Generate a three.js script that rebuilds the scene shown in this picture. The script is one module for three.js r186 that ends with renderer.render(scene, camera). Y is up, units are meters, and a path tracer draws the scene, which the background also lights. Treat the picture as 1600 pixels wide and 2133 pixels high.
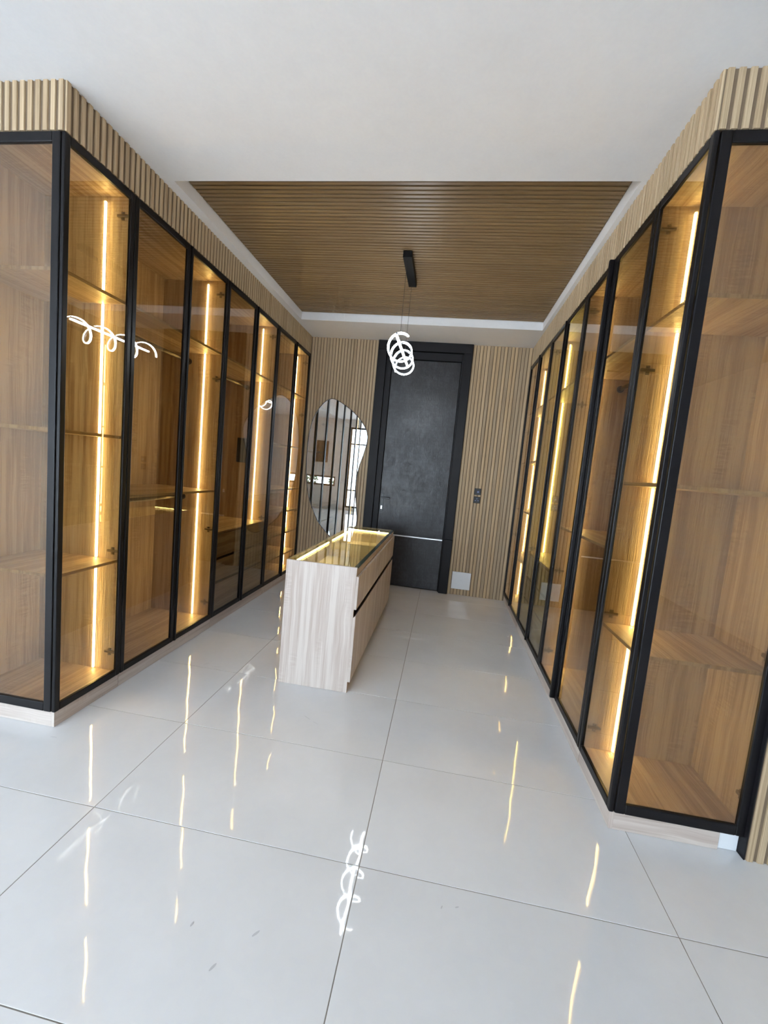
import * as THREE from 'three';
import { RectAreaLightUniformsLib } from 'three/addons/lights/RectAreaLightUniformsLib.js';
import { RoundedBoxGeometry } from 'three/addons/geometries/RoundedBoxGeometry.js';
import { mergeGeometries } from 'three/addons/utils/BufferGeometryUtils.js';

// ------------------------------------------------------------------ camera, sky, exposure
const scene = new THREE.Scene();
const renderer = new THREE.WebGLRenderer({ antialias: true });
renderer.toneMapping = THREE.LinearToneMapping;
renderer.toneMappingExposure = 1.0;
renderer.shadowMap.enabled = true;
RectAreaLightUniformsLib.init();

const camera = new THREE.PerspectiveCamera(2 * Math.atan(1066.5 / 882.45) * 180 / Math.PI, 1600 / 2133, 0.05, 200);
camera.rotation.order = 'YXZ';
camera.position.set(0.5351, 1.5955, 5.7709);
camera.rotation.set(-0.0973, 0.1358, 0.0936);
scene.add(camera);

scene.background = new THREE.Color(0.735, 0.855, 1.0);      // even, bright overcast sky: the daylight of the front room
scene.backgroundIntensity = 12.8;
const sun = new THREE.DirectionalLight(new THREE.Color(1.0, 0.965, 0.92), 46);   // high sun behind the house: lights the paving outside, not the room
sun.position.set(0, 22, -9); sun.target.position.set(0, 0, 6); sun.castShadow = true; sun.shadow.mapSize.set(2048, 2048);
Object.assign(sun.shadow.camera, { left: -25, right: 25, top: 25, bottom: -25, near: 1, far: 70 }); scene.add(sun, sun.target);
const LED_WARM = new THREE.Color(1.0, 0.77, 0.30), LED_GLOW = 20, LED_LIGHT = 48;
const LED_PALE = new THREE.Color(1.0, 0.84, 0.50), LED_COOL = new THREE.Color(0.86, 0.94, 1.0);

// ------------------------------------------------------------------ main measures (metres)
const W = 1.463;                 // half distance between the two door planes
const CH = 3.318;                // ceiling
const ZL = 3.813, ZR = 3.759;    // near ends of the left and right wardrobes
const YK = 0.092, YT = 3.088;    // bottom and top of the doors
const DEPTH = 0.60;
const ROOM = { x0: -4.7, x1: 4.2, z1: 9.6, zf: 3.782 };
const REC = { x0: -1.39, x1: 1.432, z0: 0.655, z1: 3.095, y: 3.398 };

// ------------------------------------------------------------------ random, noise, textures
let seed = 12345;
const rnd = () => { seed = (seed * 1664525 + 1013904223) >>> 0; return seed / 4294967296; };
const rr = (a, b) => a + (b - a) * rnd();
function lattice(nx, ny, s) {                          // tileable value noise
  const keep = seed; seed = s; const g = new Float32Array(nx * ny); for (let i = 0; i < g.length; i++) g[i] = rnd(); seed = keep;
  const sm = (t) => t * t * (3 - 2 * t);
  return (u, v) => {
    const x = u * nx, y = v * ny, xi = Math.floor(x), yi = Math.floor(y), fx = sm(x - xi), fy = sm(y - yi);
    const a = ((xi % nx) + nx) % nx, b = (a + 1) % nx, c = ((yi % ny) + ny) % ny, d = (c + 1) % ny;
    return (g[c * nx + a] * (1 - fx) + g[c * nx + b] * fx) * (1 - fy) + (g[d * nx + a] * (1 - fx) + g[d * nx + b] * fx) * fy;
  };
}
function tex(w, h, fn, srgb, su = 1, sv = 1) {
  const data = new Uint8Array(w * h * 4);
  for (let j = 0; j < h; j++) for (let i = 0; i < w; i++) {
    const c = fn((i + 0.5) / w, (j + 0.5) / h), k = (j * w + i) * 4;
    for (let n = 0; n < 3; n++) data[k + n] = Math.max(0, Math.min(255, Math.round(c[n] * 255)));
    data[k + 3] = 255;
  }
  const t = new THREE.DataTexture(data, w, h, THREE.RGBAFormat);
  t.wrapS = t.wrapT = THREE.RepeatWrapping; t.magFilter = THREE.LinearFilter; t.minFilter = THREE.LinearMipmapLinearFilter; t.generateMipmaps = true;
  if (srgb) t.colorSpace = THREE.SRGBColorSpace;
  t.repeat.set(1 / su, 1 / sv); t.needsUpdate = true; return t;
}
const mix3 = (a, b, t) => [a[0] + (b[0] - a[0]) * t, a[1] + (b[1] - a[1]) * t, a[2] + (b[2] - a[2]) * t];
const cl = (x) => Math.max(0, Math.min(1, x));
// rough-sawn oak laminate: 0.9 m across, 1.8 m along the grain
const a1 = lattice(9, 2, 1), a2 = lattice(40, 3, 2), a3 = lattice(150, 7, 3), a4 = lattice(420, 24, 4), a5 = lattice(14, 240, 5), a6 = lattice(10, 12, 6), a7 = lattice(30, 420, 7);
const laminateTone = (u, v) => {
  const uu = u + 0.012 * (a6(u, v) - 0.5);
  let t = 0.30 * a1(uu, v) + 0.34 * a2(uu, v) + 0.22 * a3(uu, v) + 0.14 * a4(uu, v);
  const saw = Math.max(0, a6(u * 1.0 + 0.37, v + 0.2) - 0.58) * 1.3;
  t += saw * (a5(u, v) * 0.4 + a7(u, v) * 0.3 - 0.35);
  return t;
};
const laminateMap = tex(1024, 1024, (u, v) => {
  const t = laminateTone(u, v), dark = cl((t - 0.47) * 3.0 + 0.32);
  return mix3([0.862, 0.815, 0.778], [0.755, 0.685, 0.638], dark);
}, true, 0.9, 1.8);
const laminateMapIn = tex(1024, 1024, (u, v) => {
  const t = laminateTone(u + 0.4, v + 0.3), dark = cl((t - 0.47) * 3.6 + 0.28);
  return mix3([0.865, 0.810, 0.760], [0.70, 0.615, 0.55], dark);
}, true, 0.9, 1.8);
const laminateBump = tex(1024, 1024, (u, v) => { const t = 0.55 * a4(u, v) + 0.25 * a3(u, v) + 0.5 * Math.max(0, a6(u + 0.37, v + 0.2) - 0.4) * a7(u, v); return [t, t, t]; }, false, 0.9, 1.8);
// fine straight grain of the slats: 0.4 m across, 1.2 m along
const s1 = lattice(60, 2, 11), s2 = lattice(200, 5, 12), s3 = lattice(480, 20, 13);
const SLAT_CONTRAST = 1.5;
const slatMap = tex(1024, 512, (u, v) => {
  const t = 0.45 * s1(u, v) + 0.35 * s2(u, v) + 0.2 * s3(u, v);
  return mix3([0.835, 0.755, 0.64], [0.65, 0.56, 0.445], cl((t - 0.5) * SLAT_CONTRAST + 0.5));
}, true, 0.4, 1.2);
// polished porcelain: faint cloud, and a barely wavy surface
const f1 = lattice(5, 5, 21), f2 = lattice(14, 14, 22), f3 = lattice(60, 60, 23);
const tileMap = tex(512, 512, (u, v) => { const t = 0.5 * f1(u, v) + 0.35 * f2(u, v) + 0.15 * f3(u, v); return mix3([0.885, 0.885, 0.89], [0.845, 0.845, 0.85], cl(t)); }, true, 1.7, 1.7);
const w1 = lattice(9, 9, 31), w2 = lattice(23, 23, 32);
const tileBump = tex(512, 512, (u, v) => { const t = 0.7 * w1(u, v) + 0.3 * w2(u, v); return [t, t, t]; }, false, 1.9, 1.9);
// black leather-look door skin
const d1 = lattice(7, 12, 41), d2 = lattice(30, 40, 42), d3 = lattice(120, 120, 43), d4 = lattice(6, 160, 44), d5 = lattice(140, 10, 45);
const doorTone = (u, v) => 0.20 * d1(u, v) + 0.26 * d2(u + 0.03 * d1(u, v), v) + 0.26 * d3(u, v) + 0.14 * d4(u + 0.2 * v, v) + 0.14 * d5(u, v);
const doorMap = tex(512, 1024, (u, v) => mix3([0.115, 0.11, 0.125], [0.205, 0.20, 0.22], cl((doorTone(u, v) - 0.40) * 3.2)), true, 1.2, 2.4);
const doorRough = tex(512, 1024, (u, v) => { const t = 0.36 + 0.12 * cl((doorTone(u + 0.31, v + 0.17) - 0.38) * 3.0); return [t, t, t]; }, false, 1.2, 2.4);
const doorBump = tex(512, 1024, (u, v) => { const t = 0.5 * d3(u, v) + 0.3 * d2(u, v) + 0.2 * d5(u, v); return [t, t, t]; }, false, 1.2, 2.4);
const p1 = lattice(6, 6, 51), p2 = lattice(200, 200, 52), p3 = lattice(40, 40, 53);
const paintMap = tex(512, 512, (u, v) => { const t = 0.4 * p1(u, v) + 0.3 * p3(u, v) + 0.3 * p2(u, v); return mix3([0.915, 0.91, 0.91], [0.885, 0.88, 0.885], t); }, true, 2.2, 2.2);
const paintBump = tex(512, 512, (u, v) => { const t = 0.4 * p3(u, v) + 0.6 * p2(u, v); return [t, t, t]; }, false, 1.1, 1.1);

const std = (o) => new THREE.MeshStandardMaterial(o), phy = (o) => new THREE.MeshPhysicalMaterial(o);
const M = {
  laminate: std({ name: 'oak laminate', map: laminateMap, color: new THREE.Color(0.87, 0.865, 0.86), bumpMap: laminateBump, bumpScale: 0.0007, roughness: 0.5 }),
  laminateEdge: std({ name: 'oak edge band', map: laminateMap, color: 0xf2cfae, roughness: 0.5 }),
  laminateIn: std({ name: 'oak laminate inside', map: laminateMapIn, color: new THREE.Color(0.90, 0.83, 0.74), bumpMap: laminateBump, bumpScale: 0.0016, roughness: 0.45 }),
  slats: [[1, 1, 1], [0.96, 0.955, 0.94], [1.03, 1.02, 1.0], [0.98, 0.965, 0.95]].map((c, i) => std({ name: 'ribbed oak ' + i, map: slatMap, color: new THREE.Color(0.92 * c[0], 0.90 * c[1], 0.86 * c[2]), roughness: 0.55 })),
  slatsVaried: [[1.04, 1.0, 0.93], [0.84, 0.84, 0.84], [1.08, 1.05, 1.0], [0.93, 0.90, 0.84], [1.0, 0.95, 0.86]].map((c, i) => std({ name: 'ribbed oak mixed ' + i, map: slatMap, color: new THREE.Color(0.92 * c[0], 0.90 * c[1], 0.86 * c[2]), roughness: 0.55 })),
  ceilSlats: [[1, 1, 1], [0.95, 0.945, 0.94], [1.04, 1.03, 1.0], [0.97, 0.955, 0.94]].map((c, i) => std({ name: 'walnut rib ' + i, map: slatMap, color: new THREE.Color(0.44 * c[0], 0.37 * c[1], 0.268 * c[2]), roughness: 0.42 })),
  groove: std({ name: 'groove board', color: new THREE.Color(0.19, 0.135, 0.088), roughness: 0.8 }),
  black: phy({ name: 'black aluminium', color: new THREE.Color(0.0055, 0.005, 0.0065), roughness: 0.34, metalness: 0.0, specularIntensity: 0.5 }),
  bronze: phy({ name: 'bronze glass', color: new THREE.Color(0.745, 0.68, 0.535), transmission: 1, thickness: 0, ior: 1.76, roughness: 0.0, metalness: 0 }),
  olive: phy({ name: 'olive yellow glass', color: new THREE.Color(0.755, 0.72, 0.47), transmission: 1, thickness: 0, ior: 1.76, roughness: 0.0, metalness: 0 }),
  topGlass: phy({ name: 'amber counter glass', color: new THREE.Color(0.88, 0.855, 0.62), transmission: 1, thickness: 0, ior: 1.52, roughness: 0.0 }),
  glassEdge: std({ name: 'dark glass edge', color: new THREE.Color(0.05, 0.075, 0.06), roughness: 0.12 }),
  clear: phy({ name: 'window glass', color: new THREE.Color(0.97, 0.985, 0.98), transmission: 1, thickness: 0, ior: 1.5, roughness: 0.0 }),
  led: std({ name: 'warm led diffuser', color: 0xfff1d0, emissive: LED_WARM.clone().lerp(new THREE.Color(1, 1, 1), 0.35), emissiveIntensity: LED_GLOW, roughness: 0.6 }),
  ledPale: std({ name: 'pale warm led diffuser', color: 0xfff6e0, emissive: new THREE.Color(1.0, 0.88, 0.62), emissiveIntensity: 30, roughness: 0.6 }),
  cool: std({ name: 'cool led diffuser', color: 0xffffff, emissive: LED_COOL, emissiveIntensity: 48, roughness: 0.6 }),
  profile: std({ name: 'led profile', color: new THREE.Color(0.5, 0.5, 0.5), roughness: 0.35, metalness: 0.8 }),
  tile: [0, 1, 2].map((i) => std({ name: 'porcelain ' + i, map: tileMap, color: new THREE.Color(1, 1, 1).multiplyScalar([1, 0.985, 0.995][i]), bumpMap: tileBump, bumpScale: 0.0011, roughness: 0.03 })),
  grout: std({ name: 'grout', color: new THREE.Color(0.26, 0.24, 0.215), roughness: 0.9 }),
  paint: std({ name: 'white paint', map: paintMap, bumpMap: paintBump, bumpScale: 0.0002, roughness: 0.9 }),
  beige: std({ name: 'beige paint', map: paintMap, color: new THREE.Color(0.97, 0.95, 0.91), roughness: 0.9 }),
  door: std({ name: 'black door skin', map: doorMap, roughnessMap: doorRough, roughness: 1, bumpMap: doorBump, bumpScale: 0.0008 }),
  doorFrame: phy({ name: 'black door frame', color: new THREE.Color(0.008, 0.0072, 0.0095), roughness: 0.5, specularIntensity: 0.55 }),
  matteBlack: phy({ name: 'matte black metal', color: new THREE.Color(0.004, 0.004, 0.0045), roughness: 0.6, specularIntensity: 0.35 }),
  steel: std({ name: 'brushed steel', color: new THREE.Color(0.78, 0.78, 0.8), roughness: 0.3, metalness: 1 }),
  darkSteel: std({ name: 'dark bronze tube', color: new THREE.Color(0.10, 0.085, 0.07), roughness: 0.28, metalness: 0.9 }),
  hinge: std({ name: 'nickel hinge', color: new THREE.Color(0.24, 0.19, 0.135), roughness: 0.4, metalness: 0.7 }),
  mirror: std({ name: 'mirror silver', color: new THREE.Color(0.90, 0.91, 0.91), roughness: 0.0, metalness: 1 }),
  plastic: std({ name: 'black plastic', color: new THREE.Color(0.014, 0.014, 0.016), roughness: 0.35 }),
  whitePlastic: std({ name: 'white plastic', color: new THREE.Color(0.80, 0.82, 0.84), roughness: 0.35 }),
  pins: std({ name: 'blue grey plastic', color: new THREE.Color(0.16, 0.19, 0.36), roughness: 0.4 }),
  housing: std({ name: 'grey lamp housing', color: new THREE.Color(0.22, 0.24, 0.27), roughness: 0.35, metalness: 0.5 }),
  wire: std({ name: 'black cable', color: new THREE.Color(0.02, 0.02, 0.02), roughness: 0.5 }),
};

// ------------------------------------------------------------------ naming and building helpers
const used = {};
function numbered(n) { used[n] = (used[n] ?? -1) + 1; return used[n] ? n + '_' + String(used[n]).padStart(3, '0') : n; }
function tag(o, label, category, group) { o.userData.label = label; if (category) o.userData.category = category; if (group) o.userData.group = group; return o; }
function shade(o) { o.castShadow = true; o.receiveShadow = true; return o; }
function part(name, geo, mat, parent) {
  const m = shade(new THREE.Mesh(geo, mat)); m.name = numbered(name);
  if (parent) parent.add(m); else scene.add(m); return m;
}
function thing(name, label, category, group) { const g = new THREE.Group(); g.name = numbered(name); scene.add(g); return tag(g, label, category, group); }
function struct(name, geo, mat) { const m = part(name, geo, mat); m.userData.kind = 'structure'; return m; }

// texture coordinates in metres, v along the grain axis, each piece with its own offset
function metres(geo, grain = 'y', off) {
  const g = geo.index ? geo.toNonIndexed() : geo; const p = g.attributes.position, n = g.attributes.normal, uv = new Float32Array(p.count * 2);
  const [ou, ov] = off ?? [rnd() * 3, rnd() * 3];
  const ax = { x: 0, y: 1, z: 2 }[grain];
  for (let i = 0; i < p.count; i += 3) {
    const N = [0, 0, 0]; for (let k = 0; k < 3; k++) { N[0] += n.getX(i + k); N[1] += n.getY(i + k); N[2] += n.getZ(i + k); }
    const A = N.map(Math.abs); const dom = A[0] >= A[1] && A[0] >= A[2] ? 0 : A[1] >= A[2] ? 1 : 2;
    let v = ax, u;
    if (dom === ax) { u = (ax + 1) % 3; v = (ax + 2) % 3; } else u = 3 - dom - ax;
    for (let k = 0; k < 3; k++) { const q = [p.getX(i + k), p.getY(i + k), p.getZ(i + k)]; uv[(i + k) * 2] = q[u] + ou; uv[(i + k) * 2 + 1] = q[v] + ov; }
  }
  g.setAttribute('uv', new THREE.BufferAttribute(uv, 2)); return g;
}
// box between two corners, with softened edges when r > 0
function box(x0, x1, y0, y1, z0, z1, r = 0, grain = 'y') {
  const a = Math.abs(x1 - x0), b = Math.abs(y1 - y0), c = Math.abs(z1 - z0);
  const rad = Math.min(r, a * 0.45, b * 0.45, c * 0.45);
  const g = rad > 0 ? new RoundedBoxGeometry(a, b, c, 1, rad) : new THREE.BoxGeometry(a, b, c);
  g.translate((x0 + x1) / 2, (y0 + y1) / 2, (z0 + z1) / 2);
  return metres(g, grain);
}
const join = (list) => mergeGeometries(list.map((g) => { const q = g.index ? g.toNonIndexed() : g; for (const k of Object.keys(q.attributes)) if (!['position', 'normal', 'uv'].includes(k)) q.deleteAttribute(k); return q; }), false);
// prism: closed outline (a, b) swept by length along c; map turns (a, b, c) into (x, y, z)
function prism(outline, len, map, grain) {
  const sh = new THREE.Shape(outline.map(([a, b]) => new THREE.Vector2(a, b)));
  const g = new THREE.ExtrudeGeometry(sh, { depth: len, bevelEnabled: false, steps: 1, curveSegments: 2 });
  const p = g.attributes.position; for (let i = 0; i < p.count; i++) p.setXYZ(i, ...map(p.getX(i), p.getY(i), p.getZ(i)));
  const e = new THREE.Matrix4().makeBasis(new THREE.Vector3(...map(1, 0, 0)).sub(new THREE.Vector3(...map(0, 0, 0))), new THREE.Vector3(...map(0, 1, 0)).sub(new THREE.Vector3(...map(0, 0, 0))), new THREE.Vector3(...map(0, 0, 1)).sub(new THREE.Vector3(...map(0, 0, 0))));
  if (e.determinant() < 0) { const a = p.array; for (let i = 0; i < a.length; i += 9) for (let k = 0; k < 3; k++) { const t = a[i + 3 + k]; a[i + 3 + k] = a[i + 6 + k]; a[i + 6 + k] = t; } }
  g.computeVertexNormals(); return metres(g, grain);
}
// ribbed slat: width along a, height along b (0 = board)
const slatOutline = (w, h) => [[-w / 2, 0], [w / 2, 0], [w / 2 - 0.0006, h * 0.75], [w / 2 - 0.0024, h], [-w / 2 + 0.0024, h], [-w / 2 + 0.0006, h * 0.75]];
const PITCH = 0.0428, SLATW = 0.0265, SLATH = 0.008;
// a row of slats standing on a board; face: direction the ribs look to
function slatRow(parent, mats, { from, to, lo, hi, at, face, wide = SLATW }) {
  const n = Math.max(1, Math.round((to - from) / PITCH)), step = (to - from) / n;
  for (let i = 0; i < n; i++) {
    const c = from + (i + 0.5) * step;
    const map = face === '+z' ? (a, b, l) => [c + a, lo + l, at + b] : face === '+x' ? (a, b, l) => [at + b, lo + l, c + a] : face === '-x' ? (a, b, l) => [at - b, lo + l, c + a] : (a, b, l) => [lo + l, at - b, c + a];
    part('slat', prism(slatOutline(wide * step / PITCH, SLATH), hi - lo, map, face === '-y' ? 'x' : 'y'), mats[Math.floor(rnd() * mats.length)], parent);
  }
}
function rectLight(color, intensity, w, h, pos, look) {
  const l = new THREE.RectAreaLight(color, intensity, w, h); l.position.set(...pos); l.lookAt(pos[0] + look[0], pos[1] + look[1], pos[2] + look[2]); scene.add(l); return l;
}
const cylinder = (r, len, axis, pos, seg = 16, r2 = r) => { const g = new THREE.CylinderGeometry(r2, r, len, seg); if (axis === 'x') g.rotateZ(Math.PI / 2); if (axis === 'z') g.rotateX(Math.PI / 2); g.translate(...pos); return g; };

// ------------------------------------------------------------------ floor: slab and polished tiles
const floor = struct('floor', box(ROOM.x0 - 0.2, ROOM.x1 + 0.2, -0.25, -0.0016, -0.35, ROOM.z1 + 0.2), M.grout);
{
  const TX = 1.2, TZ = 0.6488, gx = 0.3566, gz = 4.2142, gap = 0.0036;
  for (let i = -5; i <= 3; i++) for (let j = -9; j <= 7; j++) {
    const x0 = Math.max(ROOM.x0, gx + i * TX), x1 = Math.min(ROOM.x1, gx + (i + 1) * TX), z0 = Math.max(-0.06, gz + j * TZ), z1 = Math.min(ROOM.z1, gz + (j + 1) * TZ);
    if (x1 - x0 < 0.02 || z1 - z0 < 0.02) continue;
    if (z1 < 3.7 && (x1 < -W || x0 > W)) continue;                      // under the wardrobes
    const g = box(-(x1 - x0 - gap) / 2, (x1 - x0 - gap) / 2, -0.009, 0, -(z1 - z0 - gap) / 2, (z1 - z0 - gap) / 2, 0.0008, 'z');
    const m = part('tile', g, M.tile[Math.floor(rnd() * 3)], floor);
    m.position.set((x0 + x1) / 2, 0, (z0 + z1) / 2);
    m.rotation.set(rr(-1, 1) * 0.0007, 0, rr(-1, 1) * 0.0007);
  }
}

{
  const bits = [];
  for (const [x, z, l, w, a] of [[-1.12, 2.863, 0.05, 0.004, 0.9], [-1.03, 2.88, 0.09, 0.003, 0.2], [-0.167, 3.306, 0.06, 0.003, 2.6], [-0.10, 3.345, 0.05, 0.002, 2.7], [0.065, 4.537, 0.03, 0.008, 0.9], [-0.023, 4.656, 0.028, 0.008, 1.1], [0.69, 4.304, 0.014, 0.005, 1.2], [0.747, 4.291, 0.016, 0.005, 0.4], [-0.157, 4.556, 0.018, 0.006, 1.4], [-1.406, 3.87, 0.04, 0.003, 0.1], [0.36, 3.42, 0.012, 0.004, 0.6]]) {
    const g = cylinder(1, 0.0004, 'y', [0, 0, 0], 9); g.scale(l / 2, 1, w / 2); g.rotateY(a); g.translate(x, 0.0012, z); bits.push(metres(g));
  }
  part('scuff_mark', join(bits), std({ name: 'grey grime', color: new THREE.Color(0.50, 0.50, 0.52), roughness: 0.9 }), floor).userData.kind = 'stuff';
}

// ------------------------------------------------------------------ ceiling with the ribbed recess
const top = CH + 0.22;
const ceiling = struct('ceiling', join([
  box(ROOM.x0 - 0.2, ROOM.x1 + 0.2, CH, top, REC.z1, ROOM.z1 + 0.2),
  box(ROOM.x0 - 0.2, REC.x0, CH, top, -0.3, REC.z1), box(REC.x1, ROOM.x1 + 0.2, CH, top, -0.3, REC.z1),
  box(REC.x0, REC.x1, CH, top, -0.3, REC.z0), box(REC.x0, REC.x1, REC.y + 0.016, top, REC.z0, REC.z1)]), M.paint);
part('ribbed_board', box(REC.x0 + 0.001, REC.x1 - 0.001, REC.y + 0.012, REC.y + 0.0155, REC.z0 + 0.001, REC.z1 - 0.001, 0, 'x'), M.groove, ceiling).userData.label = 'dark board behind the ceiling ribs';
slatRow(ceiling, M.ceilSlats, { from: REC.z0 + 0.012, to: REC.z1 - 0.004, lo: REC.x0 + 0.008, hi: REC.x1 - 0.008, at: REC.y + 0.012, face: '-y', wide: 0.0285 });

// ------------------------------------------------------------------ walls
const wallBack = struct('wall_back', join([
  box(-2.3, -0.53, -0.2, CH, -0.25, -SLATH - 0.002), box(0.71, 2.3, -0.2, CH, -0.25, -SLATH - 0.002), box(-0.53, 0.71, 3.26, CH, -0.25, -SLATH - 0.002), box(-0.53, 0.71, -0.2, CH, -0.33, -0.25)]), M.groove);
slatRow(wallBack, M.slats, { from: -W, to: -0.532, lo: 0.0, hi: CH, at: -SLATH - 0.002, face: '+z', wide: 0.0338 });
slatRow(wallBack, M.slatsVaried, { from: 0.716, to: W, lo: 0.0, hi: CH, at: -SLATH - 0.002, face: '+z', wide: 0.0352 });
struct('wall_left', join([box(-2.3, -2.085, -0.2, CH, -0.25, ROOM.zf), box(ROOM.x0 - 0.2, -2.07, -0.2, CH, ROOM.zf - 0.12, ROOM.zf)]), M.beige);
const wallRight = struct('wall_right', box(2.085, 2.3, -0.2, CH, -0.25, ROOM.zf - 0.06), M.beige);
const wallFar = struct('wall_right_front', box(2.05, ROOM.x1 + 0.2, -0.2, CH, ROOM.zf - 0.08, ROOM.zf - SLATH), M.groove);
part('edge_strip', box(2.0445, 2.0498, 0.0005, CH - 0.001, ZR - 0.04, ROOM.zf - 0.004), M.doorFrame, wallFar).userData.label = 'black edge strip beside the glass end door';
slatRow(wallFar, M.slats, { from: 2.048, to: ROOM.x1, lo: 0.0, hi: CH, at: ROOM.zf - SLATH, face: '+z' });

// ribbed fascias over the wardrobes
const fasciaL = struct('trim_1', box(-W + -0.05, -W - SLATH, YT + 0.004, CH, 0.0, ZL - SLATH), M.groove);
slatRow(fasciaL, M.slats, { from: 0.0, to: ZL, lo: YT + 0.003, hi: CH, at: -W - SLATH, face: '+x' });
const fasciaR = struct('trim_2', box(W + SLATH, W + 0.05, YT + 0.004, CH, 0.0, ZR - SLATH), M.groove);
slatRow(fasciaR, M.slats, { from: 0.0, to: ZR, lo: YT + 0.003, hi: CH, at: W + SLATH, face: '-x' });
const endL = struct('trim_3', box(-2.085, -W - 0.05, YT + 0.004, CH, ZL - 0.05, ZL - SLATH), M.groove);
slatRow(endL, M.slats, { from: -2.07, to: -W - 0.006, lo: YT + 0.003, hi: CH, at: ZL - SLATH, face: '+z' });
const endR = struct('trim_4', box(W + 0.05, 2.085, YT + 0.004, CH, ZR - 0.05, ZR - SLATH), M.groove);
slatRow(endR, M.slats, { from: W + 0.006, to: 2.05, lo: YT + 0.003, hi: CH, at: ZR - SLATH, face: '+z' });

// front room behind the camera: window walls that bring the daylight
function wallWithHoles(name, axis, at0, at1, a0, a1, holes, mat) {   // holes: [a0, a1, y0, y1] sorted along a
  const bits = [], B = (p, q, y0, y1) => { if (q - p > 1e-4 && y1 - y0 > 1e-4) bits.push(axis === 'z' ? box(p, q, y0, y1, at0, at1) : box(at0, at1, y0, y1, p, q)); };
  let a = a0;
  for (const [h0, h1, y0, y1] of holes) { B(a, h0, -0.2, CH); B(h0, h1, -0.2, y0); B(h0, h1, y1, CH); a = h1; }
  B(a, a1, -0.2, CH);
  return struct(name, join(bits), mat);
}
const winBack = [-4.3, 0.12, 0.10, 3.05], winStrip = [0.55, 2.4, 0.84, 1.2], winLeft = [7.2, 9.35, 0.10, 3.05];
wallWithHoles('wall_front', 'z', ROOM.z1, ROOM.z1 + 0.2, ROOM.x0 - 0.2, ROOM.x1 + 0.2, [winBack, winStrip], M.beige);
wallWithHoles('wall_window_side', 'x', ROOM.x0 - 0.2, ROOM.x0, ROOM.zf, ROOM.z1, [winLeft], M.beige);
struct('wall_right_side', box(ROOM.x1, ROOM.x1 + 0.2, -0.2, CH, ROOM.zf - 0.08, ROOM.z1), M.beige);
let winNo = 0;
function windowUnit(axis, at, h, cols, rows) {
  const [p0, p1, y0, y1] = h; const f = 0.06, d = 0.05, bars = [];
  const B = (p, q, a, b) => (axis === 'z' ? box(p, q, a, b, at - d / 2, at + d / 2, 0.004) : box(at - d / 2, at + d / 2, a, b, p, q, 0.004));
  const o = new THREE.Group(); o.name = 'window_' + (++winNo); o.userData.kind = 'structure'; scene.add(o);
  bars.push(B(p0, p1, y0, y0 + f), B(p0, p1, y1 - f, y1), B(p0, p0 + f, y0 + f, y1 - f), B(p1 - f, p1, y0 + f, y1 - f));
  for (let i = 1; i < cols; i++) { const c = p0 + (p1 - p0) * i / cols; bars.push(B(c - f / 2, c + f / 2, y0 + f, y1 - f)); }
  for (const r of rows) bars.push(B(p0 + f, p1 - f, r - 0.022, r + 0.022));
  part('window_frame', join(bars), M.black, o);
  const ys = [y0 + f, ...rows, y1 - f];
  for (let i = 0; i < cols; i++) for (let j = 0; j + 1 < ys.length; j++) { const c0 = p0 + (p1 - p0) * i / cols + 0.01, c1 = p0 + (p1 - p0) * (i + 1) / cols - 0.01; const g = axis === 'z' ? box(c0, c1, ys[j], ys[j + 1], at - 0.003, at + 0.003) : box(at - 0.003, at + 0.003, ys[j], ys[j + 1], c0, c1); part('pane', g, M.clear, o); }
}
windowUnit('z', ROOM.z1 + 0.08, winBack, 4, [0.75, 2.45]);
windowUnit('z', ROOM.z1 + 0.08, winStrip, 2, []);
windowUnit('x', ROOM.x0 - 0.08, winLeft, 3, [0.75, 2.45]);
struct('ground', box(-40, 40, -0.45, -0.28, -30, 50), std({ name: 'pale paving', color: new THREE.Color(0.47, 0.49, 0.515), roughness: 0.9 }));

// ------------------------------------------------------------------ door in the back wall
{
  const o = new THREE.Group(); o.name = 'door_1'; o.userData.kind = 'structure'; scene.add(o);
  const e = 0.004;
  part('door_frame', join([
    box(-0.532, -0.412, 0, 3.197, -0.12, 0.03, e), box(0.602, 0.714, 0.75, 3.197, -0.12, 0.03, e), box(0.600, 0.718, 0, 0.748, -0.12, 0.034, e), box(-0.532, 0.714, 3.198, CH - 0.001, -0.12, 0.03, e),
    box(-0.412, -0.338, 0, 3.197, -0.14, -0.012, e), box(0.586, 0.602, 0, 3.197, -0.14, -0.012, e), box(-0.338, 0.586, 3.098, 3.197, -0.14, -0.012, e)]), M.doorFrame, o);
  part('door_leaf', join([box(-0.334, 0.582, 0.012, 0.706, -0.095, -0.048, 0.003), box(-0.334, 0.582, 0.728, 3.094, -0.095, -0.048, 0.003), box(-0.33, 0.578, 0.70, 0.735, -0.09, -0.058)]), M.door, o);
  part('metal_strip', box(-0.334, 0.582, 0.709, 0.725, -0.07, -0.044, 0.002), M.steel, o).userData.label = 'polished steel strip across the door';
  part('handle_plate', box(-0.322, -0.282, 1.03, 1.282, -0.048, -0.04, 0.003), M.plastic, o);
  const lever = join([cylinder(0.011, 0.05, 'z', [-0.304, 1.222, -0.016]), box(-0.316, -0.19, 1.211, 1.233, -0.001, 0.013, 0.005)]);
  part('door_handle', lever, M.plastic, o);
  const cyl = join([cylinder(0.011, 0.018, 'z', [-0.302, 1.10, -0.032], 20), cylinder(0.011, 0.018, 'z', [-0.302, 1.075, -0.032], 20)]);
  part('lock_cylinder', cyl, M.steel, o).userData.label = 'bright steel lock cylinder';
}

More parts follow.
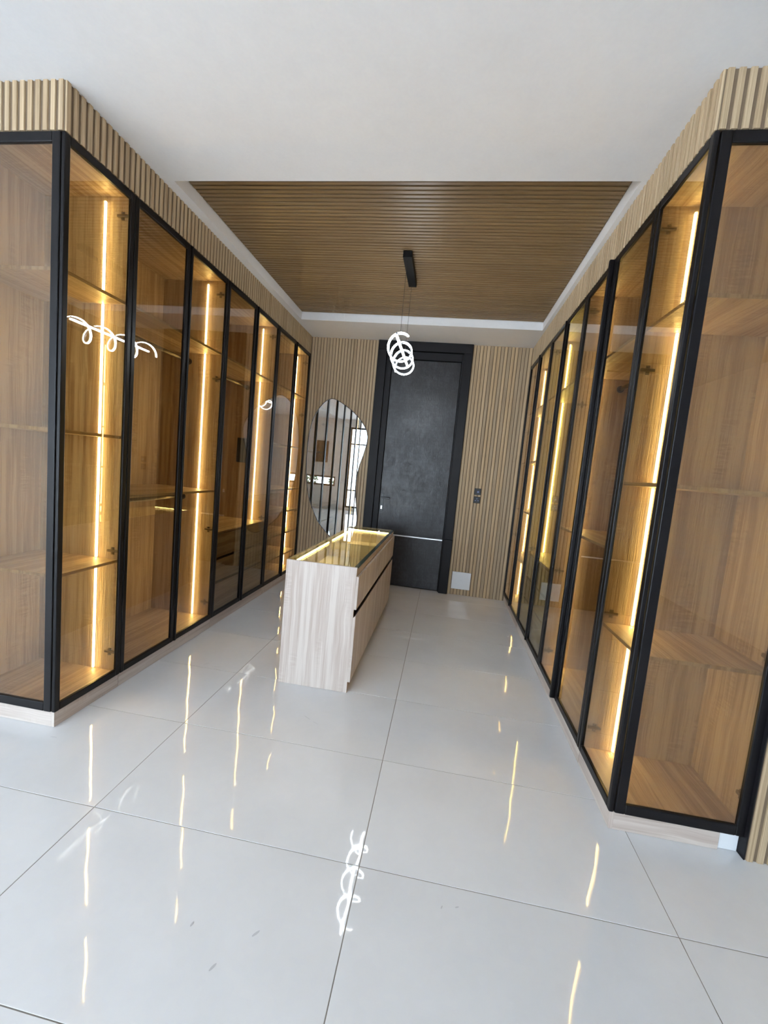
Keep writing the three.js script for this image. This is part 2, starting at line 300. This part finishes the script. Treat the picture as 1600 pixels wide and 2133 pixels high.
// ------------------------------------------------------------------ wardrobes
const hingePlate = (s, y, z, dir) => {                      // cross-shaped cup hinge on a partition face at z looking to dir
  const X = (d) => s * (W + d);
  return join([box(X(0.055), X(0.075), y - 0.024, y + 0.024, z, z + dir * 0.006, 0.002), box(X(0.028), X(0.10), y - 0.008, y + 0.008, z, z + dir * 0.012, 0.003), cylinder(0.006, 0.01, 'z', [X(0.065), y + 0.017, z + dir * 0.006], 10), cylinder(0.006, 0.01, 'z', [X(0.065), y - 0.017, z + dir * 0.006], 10)]);
};
function doorLeaf(unit, s, z0, z1, hingeSide, handle, glass) {
  const st = 0.034, rail = 0.045, g = 0.0018, t = 0.022, X = (d) => s * (W + d), r = 0.006;
  const a = z0 + g, b = z1 - g, y0 = YK, y1 = YT;
  const leaf = part('door', join([
    box(X(0), X(t), y0, y1, a, a + st, r), box(X(0), X(t), y0, y1, b - st, b, r),
    box(X(0.0005), X(t), y0, y0 + rail, a + st - 0.002, b - st + 0.002, r), box(X(0.0005), X(t), y1 - rail, y1, a + st - 0.002, b - st + 0.002, r)]), M.black, unit);
  part('glass_pane', box(X(0.010), X(0.014), y0 + rail - 0.006, y1 - rail + 0.006, a + st - 0.006, b - st + 0.006), glass, leaf);
  for (const y of [0.245, 0.92, 2.25, 2.955]) { const far = hingeSide === 'far'; part('hinge', hingePlate(s, y, far ? z0 + 0.018 : z1 - 0.018, far ? 1 : -1), M.hinge, leaf); }
  if (handle) { const [k, p, q] = handle, hz = k === 'near' ? b - q / 2 - 0.002 : a + q / 2 + 0.002; part('grip_profile', join([box(X(-p), X(0.002), y0 + 0.004, y1 - 0.004, hz - q / 2, hz + q / 2, Math.min(0.007, p * 0.4))]), M.black, leaf).userData.label = 'rounded black grip profile'; }
  return leaf;
}
function ledStrip(unit, s, z, spans) {                       // vertical strip on a partition face looking to +z
  const x = s * (W + 0.18);
  for (const [y0, y1] of spans) {
    const strip = part('led_strip', box(x - 0.006, x + 0.006, y0, y1, z + 0.002, z + 0.0125, 0.004), M.led, unit);
    part('led_profile', box(x - 0.008, x + 0.008, y0, y1, z, z + 0.002), M.profile, strip);
  }
  const lo = spans[0][0], hi = spans[spans.length - 1][1];    // its light, leaving the rounded face to both sides
  for (const d of [-1, 1]) rectLight(LED_WARM, LED_LIGHT * (d === -s ? 1.5 : 0.45), 0.010, hi - lo, [x + d * 0.006, (lo + hi) / 2, z + 0.0135], [d, 0, 1]);
}
function hangingRod(unit, s, y, z0, z1) {
  const x = s * (W + 0.33);
  const g = cylinder(0.0125, z1 - z0, 'z', [0, 0, 0], 18); g.scale(0.72, 1.25, 1); g.translate(x, y, (z0 + z1) / 2);
  const rod = part('hanging_rod', g, M.darkSteel, unit);
  for (const [z, d] of [[z0, 1], [z1, -1]]) part('rod_bracket', join([cylinder(0.026, 0.006, 'z', [x, y, z + d * 0.003], 20), cylinder(0.019, 0.014, 'z', [x, y, z + d * 0.008], 20)]), M.darkSteel, rod);
}
function wardrobe(s, z0, z1, cfg, label) {
  const u = thing('wardrobe_unit', label, 'wardrobe'); const glass = cfg.glass ?? M.bronze;
  const X = (d) => s * (W + d), T = 0.018, L = M.laminateIn, y0 = YK + 0.006, y1 = YT - 0.002, e = 0.0008;
  part('side_panel', box(X(0.024), X(DEPTH), y0, y1, z0, z0 + T, e), L, u);
  if (!cfg.open) part('side_panel', box(X(0.024), X(DEPTH), y0, y1, z1 - T, z1, e), L, u);
  const zi0 = z0 + T, zi1 = cfg.open ? z1 - 0.024 : z1 - T;
  part('back_panel', box(X(DEPTH), X(DEPTH + 0.012), y0, y1, z0, cfg.open ? z1 - 0.022 : z1, 0), L, u);
  part('bottom_panel', box(X(0.024), X(DEPTH), y0, y0 + T, zi0, zi1, e, 'z'), L, u);
  part('top_panel', box(X(0.024), X(DEPTH), y1 - T, y1, zi0, zi1, e, 'z'), L, u);
  for (const y of cfg.shelves) part('shelf', box(X(0.032), X(DEPTH), y - T, y, zi0, zi1, e, 'z'), L, u);
  const cuts = [...cfg.shelves].sort((a, b) => a - b), spans = []; let lo = cfg.drawers ? 0 : y0 + T;
  for (const c of cuts) { if (lo > 0) spans.push([lo + 0.003, c - T - 0.002]); lo = c; }
  spans.push([lo + 0.003, y1 - T - 0.03]);
  ledStrip(u, s, zi0, spans);
  for (const y of cfg.rods ?? []) hangingRod(u, s, y, zi0, zi1);
  for (const [a, b] of cfg.drawers ?? []) {
    const dr = part('drawer', box(X(0.034), X(0.052), a, b, zi0 + 0.003, zi1 - 0.003, e, 'z'), L, u);
    part('drawer_box', join([box(X(0.052), X(0.52), a + 0.03, b - 0.05, zi0 + 0.014, zi0 + 0.028), box(X(0.052), X(0.52), a + 0.03, b - 0.05, zi1 - 0.028, zi1 - 0.014), box(X(0.506), X(0.52), a + 0.03, b - 0.05, zi0 + 0.028, zi1 - 0.028), box(X(0.052), X(0.52), a + 0.03, a + 0.036, zi0 + 0.028, zi1 - 0.028)]), L, dr);
  }
  if (cfg.open) doorLeaf(u, s, z0, z1, 'far', null, glass);
  else { const m = (z0 + z1) / 2; doorLeaf(u, s, m, z1, 'near', null, glass); doorLeaf(u, s, z0, m, 'far', cfg.grip ?? ['near', 0.010, 0.018], glass); }
  part('toe_kick', box(X(0.013), X(0.031), 0.001, YK - 0.002, z0 + 0.0015, cfg.open ? z1 - 0.013 : z1 - 0.0015, 0.001, 'z'), M.laminate, u);
  if (cfg.open) {                                             // glazed end looking to the front room
    const st = 0.046, rail = 0.05, t = 0.022, xa = X(0.0255), xb = X(DEPTH - 0.008), r = 0.006, B = (p, q, a, b) => box(p, q, a, b, z1 - t, z1, r);
    const xin = (k) => xa + s * k, xout = (k) => xb - s * k;
    const leaf = part('end_door', join([B(xa, xin(st), YK, YT), B(xout(st), xb, YK, YT), B(xin(st - 0.002), xout(st - 0.002), YK, YK + rail), B(xin(st - 0.002), xout(st - 0.002), YT - rail, YT)]), M.black, u);
    part('glass_pane', box(xin(st - 0.006), xout(st - 0.006), YK + rail - 0.006, YT - rail + 0.006, z1 - 0.014, z1 - 0.010), M.bronze, leaf);
    for (const y of [0.245, 0.92, 2.25, 2.955]) part('hinge', join([box(X(DEPTH - 0.012), X(DEPTH), y - 0.024, y + 0.024, z1 - 0.085, z1 - 0.065, 0.002), box(X(DEPTH - 0.016), X(DEPTH), y - 0.009, y + 0.009, z1 - 0.10, z1 - 0.03, 0.003)]), M.hinge, leaf);
    part('toe_kick', box(X(0.031), X(s > 0 ? 0.492 : DEPTH), 0.001, YK - 0.002, z1 - 0.031, z1 - 0.013, 0.001, 'x'), M.laminate, u);
  }
  return u;
}
const zl = [0.0, 1.104, 2.218, 3.332, ZL], zr = [0.0, 1.092, 2.184, 3.279, ZR];
const drawers = [[0.118, 0.385], [0.412, 0.612], [0.640, 0.858]];
const sides = [[-1, zl, 'left'], [1, zr, 'right']];
for (const [s, z, word] of sides) {
  wardrobe(s, z[3], z[4], { open: true, shelves: [0.865, 1.655, 2.465] }, `narrow glass-cornered oak wardrobe unit ending the ${word} row, nearest the front room`);
  wardrobe(s, z[2], z[3], { shelves: [1.28, 2.475], rods: [1.195, 2.385], grip: s > 0 ? ['near', 0.030, 0.024] : undefined }, `two-door oak wardrobe unit with two hanging rods, second from the front in the ${word} row`);
  wardrobe(s, z[1], z[2], { shelves: [0.885, 2.475], rods: [2.385], drawers, glass: s > 0 ? M.olive : M.bronze }, s > 0 ? 'two-door oak wardrobe unit with drawers behind olive-yellow glass in the right row' : 'two-door oak wardrobe unit with drawers under a counter shelf in the left row');
  wardrobe(s, z[0], z[1], { shelves: s < 0 ? [0.37, 0.66, 0.95, 1.24, 1.80, 2.485] : [0.70, 1.27, 1.86, 2.475] }, `two-door oak wardrobe unit full of shelves beside the back wall in the ${word} row`);
}
tag(part('control_box', box(-1.873, -1.735, 1.535, 1.815, 1.1225, 1.142, 0.012), M.plastic), 'black oblong box fixed on the inner partition of the left drawer wardrobe', 'box');
tag(part('skirting_block', box(1.957, 2.043, 0.0005, YK - 0.004, 3.715, 3.735, 0.003), M.whitePlastic), 'white skirting offcut at the foot of the right glass end door beside the slats', 'skirting');

// ------------------------------------------------------------------ island
{
  const o = thing('island_counter', 'pale oak dressing island with a lit glass top and drawers, standing on the tiles', 'island');
  const x0 = -0.511, x1 = 0.0, z0 = 0.872, z1 = 2.943, H = 0.912, e = 0.0012;
  part('end_panel', box(x0, x1, 0.001, H - 0.001, z1 - 0.018, z1, e), M.laminate, o);
  part('end_panel', box(x0, x1, 0.001, H - 0.001, z0, z0 + 0.018, e), M.laminate, o);
  part('side_panel', box(x0, x0 + 0.018, 0.001, H - 0.001, z0 + 0.018, z1 - 0.018, e), M.laminate, o);
  part('bottom_panel', box(x0 + 0.018, x1 - 0.02, 0.06, 0.078, z0 + 0.018, z1 - 0.018, e, 'z'), M.laminate, o);
  part('plinth', box(x1 - 0.05, x1 - 0.034, 0.001, 0.076, z0 + 0.018, z1 - 0.018, e, 'z'), M.laminateEdge, o);
  part('tray_floor', box(x0 + 0.018, x1 - 0.02, 0.752, 0.766, z0 + 0.018, z1 - 0.018, e, 'z'), M.laminate, o);
  part('top_rail', box(x1 - 0.02, x1 - 0.003, 0.752, 0.900, z0 + 0.018, z1 - 0.018, e, 'z'), M.laminate, o);
  const zm = 1.965, xl = -0.463, zl1 = 1.06;
  part('ledge', box(x0 + 0.018, xl, 0.766, 0.900, z0 + 0.018, z1 - 0.018, e, 'z'), M.laminate, o);
  part('ledge', box(xl, x1 - 0.02, 0.766, 0.900, z0 + 0.018, zl1, e, 'x'), M.laminate, o);
  part('divider', box(xl, x1 - 0.02, 0.766, 0.893, zm - 0.009, zm + 0.009, e, 'x'), M.laminate, o);
  part('glass_top', box(x0 + 0.002, x1 + 0.001, H - 0.0085, H - 0.0005, z0 + 0.002, z1 - 0.0185), M.topGlass, o);
  part('glass_edge', box(x1 - 0.022, x1 + 0.002, H - 0.011, H + 0.0005, z0 + 0.002, z1 - 0.0185, 0.001), M.glassEdge, o).userData.label = 'dark green polished glass edge';
  for (const [a, b] of [[z0 + 0.003, zm - 0.002], [zm + 0.002, z1 - 0.001]]) {
    part('drawer', box(x1, x1 + 0.018, 0.612, 0.848, a, b, e), M.laminate, o);
    part('drawer', prism([[0, 0.082], [0.018, 0.082], [0.018, 0.572], [0, 0.552]], b - a, (p, q, l) => [x1 + p, q, a + l], 'y'), M.laminate, o);
  }
  part('groove_back', box(x1 - 0.085, x1 - 0.075, 0.50, 0.70, z0 + 0.018, z1 - 0.018, 0, 'z'), M.groove, o);
  const strip = (x0_, x1_, z0_, z1_) => part('led_strip', box(x0_, x1_, 0.889, 0.9005, z0_, z1_, 0.003), M.ledPale, o);
  for (const [a, b] of [[zl1 + 0.012, zm - 0.065], [zm + 0.07, z1 - 0.075]]) { strip(xl, xl + 0.011, a, b); rectLight(LED_PALE, 26, b - a, 0.010, [xl + 0.013, 0.894, (a + b) / 2], [1, -0.35, 0]); }
  strip(xl, x1 - 0.026, zl1, zl1 + 0.011); rectLight(LED_PALE, 26, 0.43, 0.010, [(xl + x1) / 2 - 0.01, 0.894, zl1 + 0.013], [0, -0.35, 1]);
}

// ------------------------------------------------------------------ mirror
{
  const o = thing('wall_mirror', 'black-rimmed pebble-shaped mirror hanging on the ribbed back wall left of the door', 'mirror');
  const px = [[-1.149, 2.488], [-1.099, 2.501], [-1.021, 2.479], [-0.914, 2.42], [-0.821, 2.36], [-0.739, 2.293], [-0.67, 2.219], [-0.62, 2.15], [-0.588, 2.08], [-0.576, 2.01], [-0.582, 1.93], [-0.598, 1.847], [-0.626, 1.734], [-0.655, 1.633], [-0.671, 1.532], [-0.681, 1.419], [-0.68, 1.307], [-0.669, 1.183], [-0.649, 1.059], [-0.632, 0.948], [-0.627, 0.847], [-0.638, 0.75], [-0.665, 0.66], [-0.72, 0.58], [-0.80, 0.535], [-0.89, 0.545], [-0.979, 0.603], [-1.078, 0.694], [-1.165, 0.788], [-1.241, 0.92], [-1.305, 1.055], [-1.349, 1.19], [-1.376, 1.327], [-1.393, 1.452], [-1.404, 1.64], [-1.406, 1.803], [-1.399, 1.953], [-1.386, 2.078], [-1.346, 2.229], [-1.291, 2.344], [-1.25, 2.402], [-1.197, 2.46]];
  const curve = new THREE.CatmullRomCurve3(px.map(([x, y]) => new THREE.Vector3(x, y, 0)), true, 'centripetal');
  const pts = curve.getPoints(140).slice(0, 140);
  const sh = new THREE.Shape(pts.map((p) => new THREE.Vector2(p.x, p.y)));
  const cen = [-1.0, 1.5];
  const glass = new THREE.ExtrudeGeometry(sh, { depth: 0.008, bevelEnabled: false }); glass.translate(0, 0, 0.012);
  part('mirror_glass', glass, M.mirror, o);
  const hole = new THREE.Path(pts.map((p) => new THREE.Vector2(p.x, p.y)).reverse());
  const out = new THREE.Shape(pts.map((p, i) => { const q = pts[(i + 1) % 140], r = pts[(i + 139) % 140], t = new THREE.Vector2(q.x - r.x, q.y - r.y).normalize(); const nx = t.y, ny = -t.x, s = (p.x - cen[0]) * nx + (p.y - cen[1]) * ny > 0 ? 1 : -1; return new THREE.Vector2(p.x + s * nx * 0.006, p.y + s * ny * 0.006); }));
  out.holes.push(hole);
  const rim = new THREE.ExtrudeGeometry(out, { depth: 0.022, bevelEnabled: false }); rim.translate(0, 0, 0.002);
  part('mirror_rim', rim, M.plastic, o);
}

// ------------------------------------------------------------------ fittings on the back wall
{
  const a = thing('wall_dimmer', 'black square plate with a round knob on the slats, above the black socket', 'switch');
  part('plate', box(0.932, 1.018, 1.388, 1.474, 0.001, 0.010, 0.004), M.plastic, a);
  part('knob', cylinder(0.014, 0.012, 'z', [0.980, 1.428, 0.014], 24), M.pins, a).userData.label = 'small round dark blue knob';
  const b = thing('wall_socket', 'black square plug socket on the slats, below the knob plate', 'socket');
  part('plate', box(0.932, 1.018, 1.278, 1.364, 0.001, 0.010, 0.004), M.plastic, b);
  part('socket_face', join([cylinder(0.031, 0.004, 'z', [0.975, 1.321, 0.011], 28)]), M.plastic, b);
  for (const [x, y, w, h] of [[0.975, 1.338, 0.010, 0.017], [0.958, 1.312, 0.018, 0.009], [0.992, 1.312, 0.018, 0.009]]) part('socket_slot', box(x - w / 2, x + w / 2, y - h / 2, y + h / 2, 0.0125, 0.0142, 0.001), M.pins, b);
  const c = thing('access_cover', 'white square access cover low on the slats right of the door', 'cover');
  part('cover_panel', box(0.764, 1.014, 0.085, 0.322, 0.001, 0.012, 0.003), M.whitePlastic, c);
  part('cover_latch', box(0.882, 0.902, 0.195, 0.215, 0.012, 0.0145, 0.001), M.whitePlastic, c);
}

// ------------------------------------------------------------------ pendant lamp: straight tube with a spiral round it
{
  const o = thing('pendant_lamp', 'white glowing spiral pendant lamp on two thin cables from a black ceiling plate', 'lamp');
  const zc0 = 1.585, zc1 = 2.148, xc = 0.035, zb0 = 1.22, zb1 = 2.25, yb = 2.70, xb = 0.02;
  part('ceiling_plate', box(xc - 0.037, xc + 0.037, 3.345, REC.y - 0.001, zc0, zc1, 0.003), M.matteBlack, o);
  for (const z of [1.63, 2.09]) part('cable', cylinder(0.0016, 3.345 - yb - 0.01, 'y', [xc - 0.006, (3.345 + yb + 0.01) / 2, z], 8), M.wire, o);
  part('housing_bar', box(xb - 0.008, xb + 0.008, yb + 0.002, yb + 0.016, zb0, zb1, 0.002), M.housing, o);
  part('light_bar', box(xb - 0.009, xb + 0.009, yb - 0.014, yb + 0.002, zb0, zb1, 0.004), M.cool, o);
  // spiral: flat ribbon wound round the tube, lamp outside and housing inside
  const turns = 3.45, N = 260, R = 0.094;
  const ribbon = (ra, rb, w) => {
    const pos = [], idx = [];
    for (let i = 0; i <= N; i++) {
      const t = i / N, cx = xb + 0.022 - 0.05 * t, cy = yb - 0.07 + 0.035 * t, th = Math.PI * 0.22 + t * turns * 2 * Math.PI, z = zb1 - 0.02 - t * (zb1 - zb0 - 0.05), c = Math.cos(th), s = Math.sin(th), k = t > 0.97 || t < 0.03 ? 0.9 : 1;
      for (const [r, dz] of [[ra, -w], [rb, -w], [rb, w], [ra, w]]) pos.push(cx + c * r, cy + s * r, z + dz * k);
      if (i < N) for (let q = 0; q < 4; q++) { const a = i * 4 + q, b = i * 4 + (q + 1) % 4; idx.push(a, b, a + 4, b, b + 4, a + 4); }
    }
    idx.push(0, 2, 1, 0, 3, 2); const e = N * 4; idx.push(e, e + 1, e + 2, e, e + 2, e + 3);
    const g = new THREE.BufferGeometry(); g.setAttribute('position', new THREE.Float32BufferAttribute(pos, 3)); g.setIndex(idx); const h = g.toNonIndexed(); h.computeVertexNormals(); return h;
  };
  part('light_spiral', ribbon(R, R + 0.010, 0.007), M.cool, o);
  part('housing_spiral', ribbon(R - 0.007, R, 0.0078), M.housing, o);
  const under = rectLight(LED_COOL, 10, 0.02, zb1 - zb0, [xb, yb - 0.016, (zb0 + zb1) / 2], [0, -1, 0]);
  under.rotation.set(-Math.PI / 2, 0, 0);
}

// ------------------------------------------------------------------ front room pieces that the mirror shows
{
  const cv = document.createElement('canvas'); cv.width = 256; cv.height = 420; const c = cv.getContext('2d');
  c.fillStyle = '#4a4038'; c.fillRect(0, 0, 256, 420);
  for (let i = 0; i < 420; i++) { const t = rnd(); c.strokeStyle = t < 0.4 ? 'rgba(40,48,66,0.5)' : t < 0.7 ? 'rgba(120,98,72,0.45)' : t < 0.9 ? 'rgba(26,24,26,0.5)' : 'rgba(170,160,148,0.4)'; c.lineWidth = 2 + 9 * rnd(); const x = 256 * rnd(), y = 420 * rnd(); c.beginPath(); c.moveTo(x, y); c.quadraticCurveTo(x + 60 * (rnd() - 0.5), y + 60 * rnd(), x + 80 * (rnd() - 0.5), y + 120 * rnd()); c.stroke(); }
  const t = new THREE.CanvasTexture(cv); t.colorSpace = THREE.SRGBColorSpace; t.magFilter = THREE.LinearFilter;
  const o = thing('wall_painting', 'dark abstract canvas on the beige wall, seen only in the mirror', 'painting');
  part('stretcher', box(0.89, 1.34, 1.70, 2.48, ROOM.z1 - 0.035, ROOM.z1 - 0.002, 0.003), std({ color: 0x2c2824, roughness: 0.8 }), o);
  const g = new THREE.PlaneGeometry(0.446, 0.776); g.rotateY(Math.PI); g.translate(1.115, 2.09, ROOM.z1 - 0.0362);
  part('canvas', g, std({ map: t, roughness: 0.8 }), o);
}
function shrub(x, z, h, n, label) {
  const o = thing('garden_shrub', label, 'shrub');
  const stems = [], leaves = [];
  const leaf = new THREE.SphereGeometry(1, 6, 4); leaf.scale(0.045, 0.012, 0.09);
  for (let i = 0; i < 7; i++) { const a = i * 0.9, g = cylinder(0.012, h * 0.9, 'y', [0, h * 0.45, 0], 6, 0.006); g.rotateZ(0.25 * Math.cos(a)); g.rotateX(0.25 * Math.sin(a)); stems.push(g); }
  for (let i = 0; i < n; i++) { const a = rnd() * 6.283, r = 0.34 * Math.sqrt(rnd()), y = h * (0.35 + 0.65 * rnd()), g = leaf.clone(); g.rotateX(rr(-1, 1)); g.rotateY(rnd() * 6.28); g.translate(r * Math.cos(a), y, r * Math.sin(a)); leaves.push(g); }
  part('stem', join(stems), std({ color: 0x4b3d2c, roughness: 0.9 }), o);
  const f = part('foliage', join(leaves), std({ color: new THREE.Color(0.06, 0.11, 0.05), roughness: 0.6 }), o); f.userData.kind = 'stuff';
  o.position.set(x, -0.28, z);
}
shrub(0.72, 10.6, 1.35, 240, 'leafy green shrub outside the low strip window, nearest the painting');
shrub(1.95, 10.8, 1.40, 240, 'leafy green shrub outside the low strip window, further from the tall panes');

renderer.render(scene, camera);
